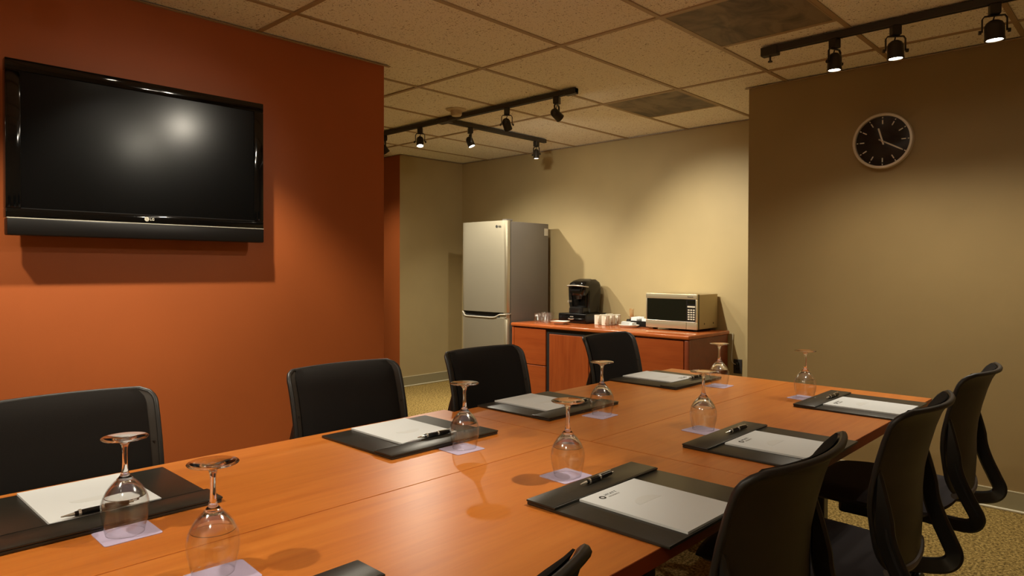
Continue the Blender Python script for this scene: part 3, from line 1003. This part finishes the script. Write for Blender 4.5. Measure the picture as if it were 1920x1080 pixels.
# ------------------------------------------------------------------ credenza
CT = 0.76
CX0, CX1, CY0, CY1 = 4.62, 5.275, 2.575, 4.395
cr = empty('credenza', ((CX0 + CX1) / 2, (CY0 + CY1) / 2, 0), 0, 'long cherry wood credenza against the kitchenette back wall', 'cabinet')
qx, qy = (CX0 + CX1) / 2, (CY0 + CY1) / 2
def crb(x0, y0, z0, x1, y1, z1, bev=0.0, seg=2):
    return bx(x0 - qx, y0 - qy, z0, x1 - qx, y1 - qy, z1, bev, seg)
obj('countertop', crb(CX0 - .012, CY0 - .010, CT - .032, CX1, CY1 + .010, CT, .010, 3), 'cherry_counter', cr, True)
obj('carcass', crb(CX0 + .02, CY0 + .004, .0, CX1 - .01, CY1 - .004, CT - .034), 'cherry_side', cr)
obj('corner_post', crb(CX0 - .004, CY0 - .004, 0, CX0 + .036, CY0 + .036, CT - .033, .012, 3), 'cherry_side', cr, True)
obj('corner_post', crb(CX0 - .002, CY1 - .022, 0, CX0 + .03, CY1 + .002, CT - .033, .004, 2), 'cherry_front', cr, True)
obj('base_plinth', crb(CX0 + .03, CY0 + .03, 0, CX0 + .05, CY1 - .03, .08), 'dark_gap', cr)
def drawer(y0, y1, z0, z1):
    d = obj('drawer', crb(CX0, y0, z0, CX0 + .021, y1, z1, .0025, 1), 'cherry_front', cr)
    return d
drawer(3.985, 4.370, .395, .718)
drawer(3.985, 4.370, .075, .388)
obj('drawer_pull_slot', crb(CX0 + .012, 3.965, .06, CX0 + .0215, 3.984, CT - .034), 'dark_gap', cr)
obj('shadow_rail', crb(CX0 + .012, 3.045, CT - .075, CX0 + .0215, 3.964, CT - .034), 'dark_gap', cr)
for (a0, a1) in ((3.51, 3.945), (3.055, 3.503)):
    obj('cupboard_door', crb(CX0 + .002, a0, .075, CX0 + .021, a1, CT - .078, .0025, 1), 'cherry_panel', cr)
obj('door_gap', crb(CX0 + .014, 3.946, .06, CX0 + .0214, 3.964, CT - .075), 'dark_gap', cr)
drawer(2.616, 3.045, .395, .718)
drawer(2.616, 3.045, .075, .388)

# ------------------------------------------------------------------ things on the counter
C0 = CT + .0004
# microwave
MX, MY0, MY1, MZ0, MZ1 = 4.925, 2.668, 3.142, CT + .018, CT + .300
mw = empty('microwave', (MX + .17, (MY0 + MY1) / 2, C0), 0, 'stainless steel microwave with black door and keypad on the credenza', 'microwave')
mxo, myo = MX + .17, (MY0 + MY1) / 2
def mwb(x0, y0, z0, x1, y1, z1, bev=0.0, seg=2):
    return bx(x0 - mxo, y0 - myo, z0 - C0, x1 - mxo, y1 - myo, z1 - C0, bev, seg)
obj('case', mwb(MX + .03, MY0 + .003, MZ0, MX + .345, MY1 - .003, MZ1 - .003, .004), 'micro_case', mw)
obj('front_collar', mwb(MX + .020, MY0 + .001, MZ0 + .001, MX + .034, MY1 - .001, MZ1 - .001), 'black_plastic', mw)
PW = .098                                          # control column at the right
obj('door_frame', mwb(MX, MY0 + .002, MZ1 - .042, MX + .022, MY1, MZ1, .004), 'steel_micro', mw, True)
obj('door_frame', mwb(MX, MY0 + PW, MZ0, MX + .022, MY1, MZ0 + .058, .004), 'steel_micro', mw, True)
obj('door_frame', mwb(MX, MY1 - .012, MZ0 + .058, MX + .022, MY1, MZ1 - .042, .003), 'steel_micro', mw, True)
obj('door_button', mwb(MX, MY0 + .002, MZ0, MX + .022, MY0 + PW - .002, MZ0 + .058, .004), 'steel_micro', mw, True)
obj('door_frame', mwb(MX, MY0 + .002, MZ0 + .058, MX + .022, MY0 + .016, MZ1 - .042, .003), 'steel_micro', mw, True)
obj('door_window', mwb(MX + .003, MY0 + PW, MZ0 + .056, MX + .021, MY1 - .010, MZ1 - .040), 'black_glass', mw)
obj('window_lip', mwb(MX - .002, MY0 + .016, MZ0 + .056, MX + .010, MY1 - .008, MZ0 + .062, .002), 'chrome', mw)
cp = obj('control_panel', mwb(MX + .002, MY0 + .014, MZ0 + .060, MX + .021, MY0 + PW + .001, MZ1 - .040), 'black_plastic', mw)
kb = bmesh.new()
pw0, pw1 = MY0 + .021, MY0 + PW - .010
for rr in range(5):
    for cc in range(3):
        yy = pw0 + (pw1 - pw0) * (cc + .5) / 3
        zz = MZ0 + .082 + .0185 * rr
        merge(kb, mwb(MX + .0008, yy - .0082, zz - .0052, MX + .0022, yy + .0082, zz + .0052))
obj('keypad', kb, 'button_white', cp)
obj('start_button', mwb(MX + .0008, pw0, MZ0 + .176, MX + .0022, pw1, MZ0 + .188), 'button_white', cp)
obj('display', mwb(MX + .0012, pw0, MZ0 + .205, MX + .0022, pw1, MZ0 + .232), 'black_glass', cp)
obj('brand_print', xf(text_bm('Panasonic', .0135, .0003, .0002), T(MX - .0004 - mxo, MY0 + .088 - myo, MZ1 - .026 - C0) @ FW), 'dark_print', mw)
for yy in (MY0 + .05, MY1 - .05):
    for xx in (MX + .06, MX + .31):
        obj('foot', lathe([(0, 0), (.014, 0), (.014, .02), (0, .02)], 12), 'black_plastic', mw, loc=(xx - mxo, yy - myo, 0))
for xx in (MX + .12, MX + .27):
    obj('case_screw', xf(lathe([(0, .002), (.006, .002), (.006, 0), (0, 0)], 12), T(xx - mxo, MY0 + .003 - myo, .06) @ RX(math.pi / 2)), 'dark_print', mw)

# pod drawer and coffee maker
KX, KY0, KY1 = 4.945, 3.785, 4.105
dr = empty('pod_drawer', (KX + .16, (KY0 + KY1) / 2, C0), 0, 'low black coffee pod drawer under the coffee maker', 'drawer')
obj('drawer_case', bx(-.158, -.160, 0.004, .16, .160, .088, .005, 2), 'black_plastic', dr, True)
dfr = obj('drawer_front', bx(-.166, -.156, .010, -.157, .156, .082, .003, 2), 'gloss_black', dr, True)
obj('handle', tube(smooth_path([(-.166, -.028, .044), (-.180, -.026, .040), (-.182, 0, .038), (-.180, .026, .040), (-.166, .028, .044)], 4), .0045, 8), 'chrome', dfr, True)
obj('handle_plate', bx(-.168, -.020, .055, -.165, .020, .064, .001, 1), 'chrome', dfr)
for sx in (-1, 1):
    for sy in (-1, 1):
        obj('foot', lathe([(0, 0), (.012, 0), (.012, .005), (0, .005)], 10), 'black_plastic', dr, loc=(sx * .13, sy * .13, 0))
kz = C0 + .0895
cm = empty('coffee_maker', (KX + .17, 3.93, kz), 0, 'black single-serve coffee maker with silver lid handle', 'coffee maker')
def loft(sections, n=28, ex=4.0):
    """sections: (z, cx, cy, hx, hy); superellipse rings"""
    t = bmesh.new(); rings = []
    for (z, cx, cy, hx, hy) in sections:
        ring = []
        for k in range(n):
            a = 2 * math.pi * k / n
            c, s = math.cos(a), math.sin(a)
            ring.append(t.verts.new((cx + hx * math.copysign(abs(c) ** (2 / ex), c), cy + hy * math.copysign(abs(s) ** (2 / ex), s), z)))
        rings.append(ring)
    for a, c in zip(rings, rings[1:]):
        for k in range(n):
            t.faces.new((a[k], a[(k + 1) % n], c[(k + 1) % n], c[k]))
    t.faces.new(rings[0]); t.faces.new(rings[-1])
    return t
obj('rear_body', loft([(0, .03, 0, .105, .092), (.05, .03, 0, .108, .095), (.18, .03, 0, .118, .104), (.255, .025, 0, .118, .106), (.285, .03, 0, .10, .096), (.312, .035, 0, .06, .07)], 32, 4.5), 'gloss_black', cm, True)
obj('brew_head', loft([(.165, -.07, 0, .062, .078), (.20, -.072, 0, .074, .094), (.245, -.06, 0, .088, .102), (.275, -.04, 0, .095, .099), (.300, -.015, 0, .085, .080), (.318, .005, 0, .045, .045)], 32, 3.6), 'gloss_black', cm, True)
obj('drip_base', loft([(0, -.075, 0, .072, .082), (.006, -.075, 0, .076, .086), (.048, -.075, 0, .074, .084), (.054, -.075, 0, .066, .078)], 28, 4.5), 'black_plastic', cm, True)
obj('drip_grate', bx(-.135, -.07, .054, -.03, .07, .057, .001, 1), 'chair_frame', cm)
obj('water_tank', loft([(.04, .0, .106, .075, .022), (.10, .0, .111, .08, .024), (.24, .0, .115, .084, .024), (.25, .0, .115, .076, .018)], 24, 4.0), 'smoke_plastic', cm, True)
hb = band(smooth_path([(-.085, .100, .243), (-.135, .090, .250), (-.162, .05, .256), (-.166, 0, .258), (-.162, -.05, .256), (-.135, -.090, .250), (-.085, -.100, .243)], 5), .026, .009, Vector((0, 0, 1)))
obj('lid_handle', hb, 'silver_plastic', cm, True)
obj('nozzle', lathe([(0, .13), (.03, .13), (.045, .17), (0, .17)], 18), 'black_plastic', cm, True, loc=(-.08, 0, 0))
obj('button_strip', bx(-.148, -.06, .205, -.142, .06, .222, .001, 1), 'tv_bar', cm)
obj('indicator', bx(-.1475, .075, .10, -.10, .083, .118), 'silver_print', cm)

# drinking glasses
tum = lathe([(0, 0), (.030, 0), (.0315, .004), (.036, .085), (.0345, .085), (.0302, .014), (0, .012)], 24)
tg_ = None
TUM = [(4.775, 4.215, 'front left'), (4.785, 4.135, 'front middle'), (4.865, 4.175, 'centre'), (4.875, 4.255, 'left'), (4.955, 4.215, 'rear'), (4.965, 4.295, 'rear left')]
for k, (x, y, w) in enumerate(TUM):
    if k == 0:
        tg_ = o = obj('tumbler', tum, 'thin_glass', smooth='all')
    else:
        o = link(bpy.data.objects.new('tumbler', tg_.data))
    o.location = (x, y, C0)
    tag(o, '%s glass tumbler of the cluster beside the refrigerator' % w, 'tumbler', 'glass tumblers on the credenza')

# square white dish
ds = bmesh.new()
def sq(h, z, n=24, ex=6):
    return [(h * math.copysign(abs(math.cos(2 * math.pi * k / n)) ** (2 / ex), math.cos(2 * math.pi * k / n)), h * math.copysign(abs(math.sin(2 * math.pi * k / n)) ** (2 / ex), math.sin(2 * math.pi * k / n)), z) for k in range(n)]
def rings_bm(rs):
    t = bmesh.new(); R = [[t.verts.new(p) for p in r] for r in rs]
    for a, c in zip(R, R[1:]):
        for k in range(len(a)):
            t.faces.new((a[k], a[(k + 1) % len(a)], c[(k + 1) % len(a)], c[k]))
    t.faces.new(R[0]); t.faces.new(R[-1])
    return t
dish = obj('square_dish', rings_bm([sq(.045, 0), sq(.048, .004), sq(.072, .026), sq(.075, .028), sq(.070, .027), sq(.046, .008)]), 'porcelain', smooth=True)
dish.location = (4.775, 3.945, C0); dish.rotation_euler = (0, 0, .25)
tag(dish, 'small square white dish in front of the coffee pod drawer', 'dish')

# mugs
def mug_proto():
    t = empty('coffee_mug', (0, 0, 0))
    obj('cup', lathe([(0, 0), (.032, 0), (.0345, .003), (.0365, .088), (.0345, .088), (.0325, .008), (0, .007)], 28), 'porcelain', t, True)
    obj('handle', tube(smooth_path([(-.034, 0, .072), (-.052, 0, .070), (-.060, 0, .050), (-.054, 0, .028), (-.034, 0, .020)], 5), .0055, 8), 'porcelain', t, True)
    return t
mp = mug_proto()
MUG = [(4.975, 3.668, 'front left'), (4.955, 3.575, 'front right'), (5.065, 3.672, 'middle left'), (5.050, 3.582, 'middle right'), (5.155, 3.676, 'rear left'), (5.145, 3.588, 'rear right')]
for k, (x, y, w) in enumerate(MUG):
    c = mp if k == 0 else copy_tree(mp)
    c.location = (x, y, C0); c.rotation_euler = (0, 0, .75 + random.uniform(-.15, .15))
    tag(c, '%s white mug of the six standing right of the coffee maker' % w, 'mug', 'white coffee mugs')

# stir sticks in a glass
sg = obj('stirrer_glass', lathe([(0, 0), (.024, 0), (.025, .003), (.027, .072), (.0255, .072), (.0235, .008), (0, .007)], 22), 'thin_glass', smooth='all')
sg.location = (5.215, 3.475, C0)
tag(sg, 'small glass holding wooden stir sticks behind the mugs', 'glass')
for k in range(9):
    a = 2 * math.pi * k / 9
    r0, r1 = .010 + .003 * (k % 2), .019
    p0 = Vector((r0 * math.cos(a + .6), r0 * math.sin(a + .6), .009)); p1 = Vector((r1 * math.cos(a), r1 * math.sin(a), .135 + .004 * (k % 3)))
    o = obj('stir_stick', band([p0, p1], .005, .0016, Vector((math.cos(a), math.sin(a), 0)).normalized()), 'stick_wood')
    o.location = (5.215, 3.475, C0)
    tag(o, 'wooden stir stick standing in the small glass behind the mugs', 'stir stick', 'wooden stir sticks')

# condiment caddy
cd = empty('condiment_caddy', (5.10, 3.30, C0), 0, 'black condiment box left of the microwave holding paper packets', 'caddy')
obj('bottom', bx(-.06, -.115, 0, .09, .115, .006), 'black_plastic', cd)
for a in ((-.06, -.115, -.054, .115, .050), (.084, -.115, .09, .115, .062), (-.054, -.115, .084, -.109, .060), (-.054, .109, .084, .115, .060), (-.054, -.003, .084, .003, .052)):
    obj('wall_panel', bx(a[0], a[1], .006, a[2], a[3], a[4], .001, 1), 'black_plastic', cd)
pk = 0
for (yy, n_, m_, w) in ((.055, 6, 'paper', 'left half'), (-.055, 6, 'paper', 'right half')):
    for k in range(n_):
        o = obj('sugar_packet', bx(-.002, -.030, 0, .002, .030, .068 if yy > 0 else .060, .001, 1), 'packet_yellow' if (k == 2 and yy < 0) else m_)
        o.location = (5.10 - .035 + k * .0225, 3.30 + yy, C0 + .0105); o.rotation_euler = (0, .12, 0)
        lab = 'pale yellow packet standing in the black condiment box' if (k == 2 and yy < 0) else 'white paper packet standing in the %s of the black condiment box' % w
        tag(o, lab, 'packet', 'packets in the condiment box')

# oval plate with folded napkins
pl = obj('oval_plate', rings_bm([[(.052 * math.cos(2 * math.pi * k / 32), .07 * math.sin(2 * math.pi * k / 32), z) if i_ == 0 else (f * .052 * math.cos(2 * math.pi * k / 32), f * .07 * math.sin(2 * math.pi * k / 32), z) for k in range(32)] for i_, (f, z) in enumerate(((1, 0), (1.05, .004), (1.32, .016), (1.36, .021), (1.32, .0195), (1.0, .008)))]), 'porcelain', smooth=True)
pl.location = (4.945, 3.325, C0); pl.rotation_euler = (0, 0, .1)
tag(pl, 'white oval plate in front of the condiment box', 'plate')
for k, (dx, dy, rz, w, h, lab) in enumerate(((-.006, .022, .35, .038, .040, 'left stack of white creamer packets on the oval plate'), (.006, -.030, -.2, .028, .034, 'right stack of white creamer packets on the oval plate'))):
    t = empty('packet_stack', (4.945 + dx, 3.325 + dy, C0 + .0083), rz, lab, 'packets', 'packet stacks on the oval plate')
    nn = 6
    for q in range(nn):
        obj('packet', bx(-.026, -w + .001 * (q % 2), q * h / nn, .026, w - .0015 * (q % 3), (q + .86) * h / nn, .0015, 1), 'paper', t, rot=(.03 * (q % 2), 0, .03 * ((q * 7) % 3 - 1)))

# outlet with plug and cord
ot = empty('wall_outlet', (XB, 2.505, .47), 0, 'dark wall outlet with a pale cord plugged in, right of the credenza', 'outlet')
obj('cover_plate', bx(-.008, -.036, -.058, 0, .036, .058, .003, 2), 'dark_print', ot)
for z in (-.02, .02):
    obj('socket', bx(-.0095, -.014, z - .012, -.0075, .014, z + .012), 'dark_gap', ot)
obj('plug', bx(-.038, -.012, .008, -.009, .012, .034, .004, 2), 'black_plastic', ot)
pc = obj('power_cord', tube(smooth_path([(5.285, 2.545, .74), (5.288, 2.548, .66), (5.285, 2.552, .56), (5.275, 2.545, .51), (5.265, 2.522, .493), (5.262, 2.507, .491)], 6), .0035, 8), 'silver_print', smooth=True)
tag(pc, 'thin pale power cord hanging behind the right end of the credenza', 'cord')
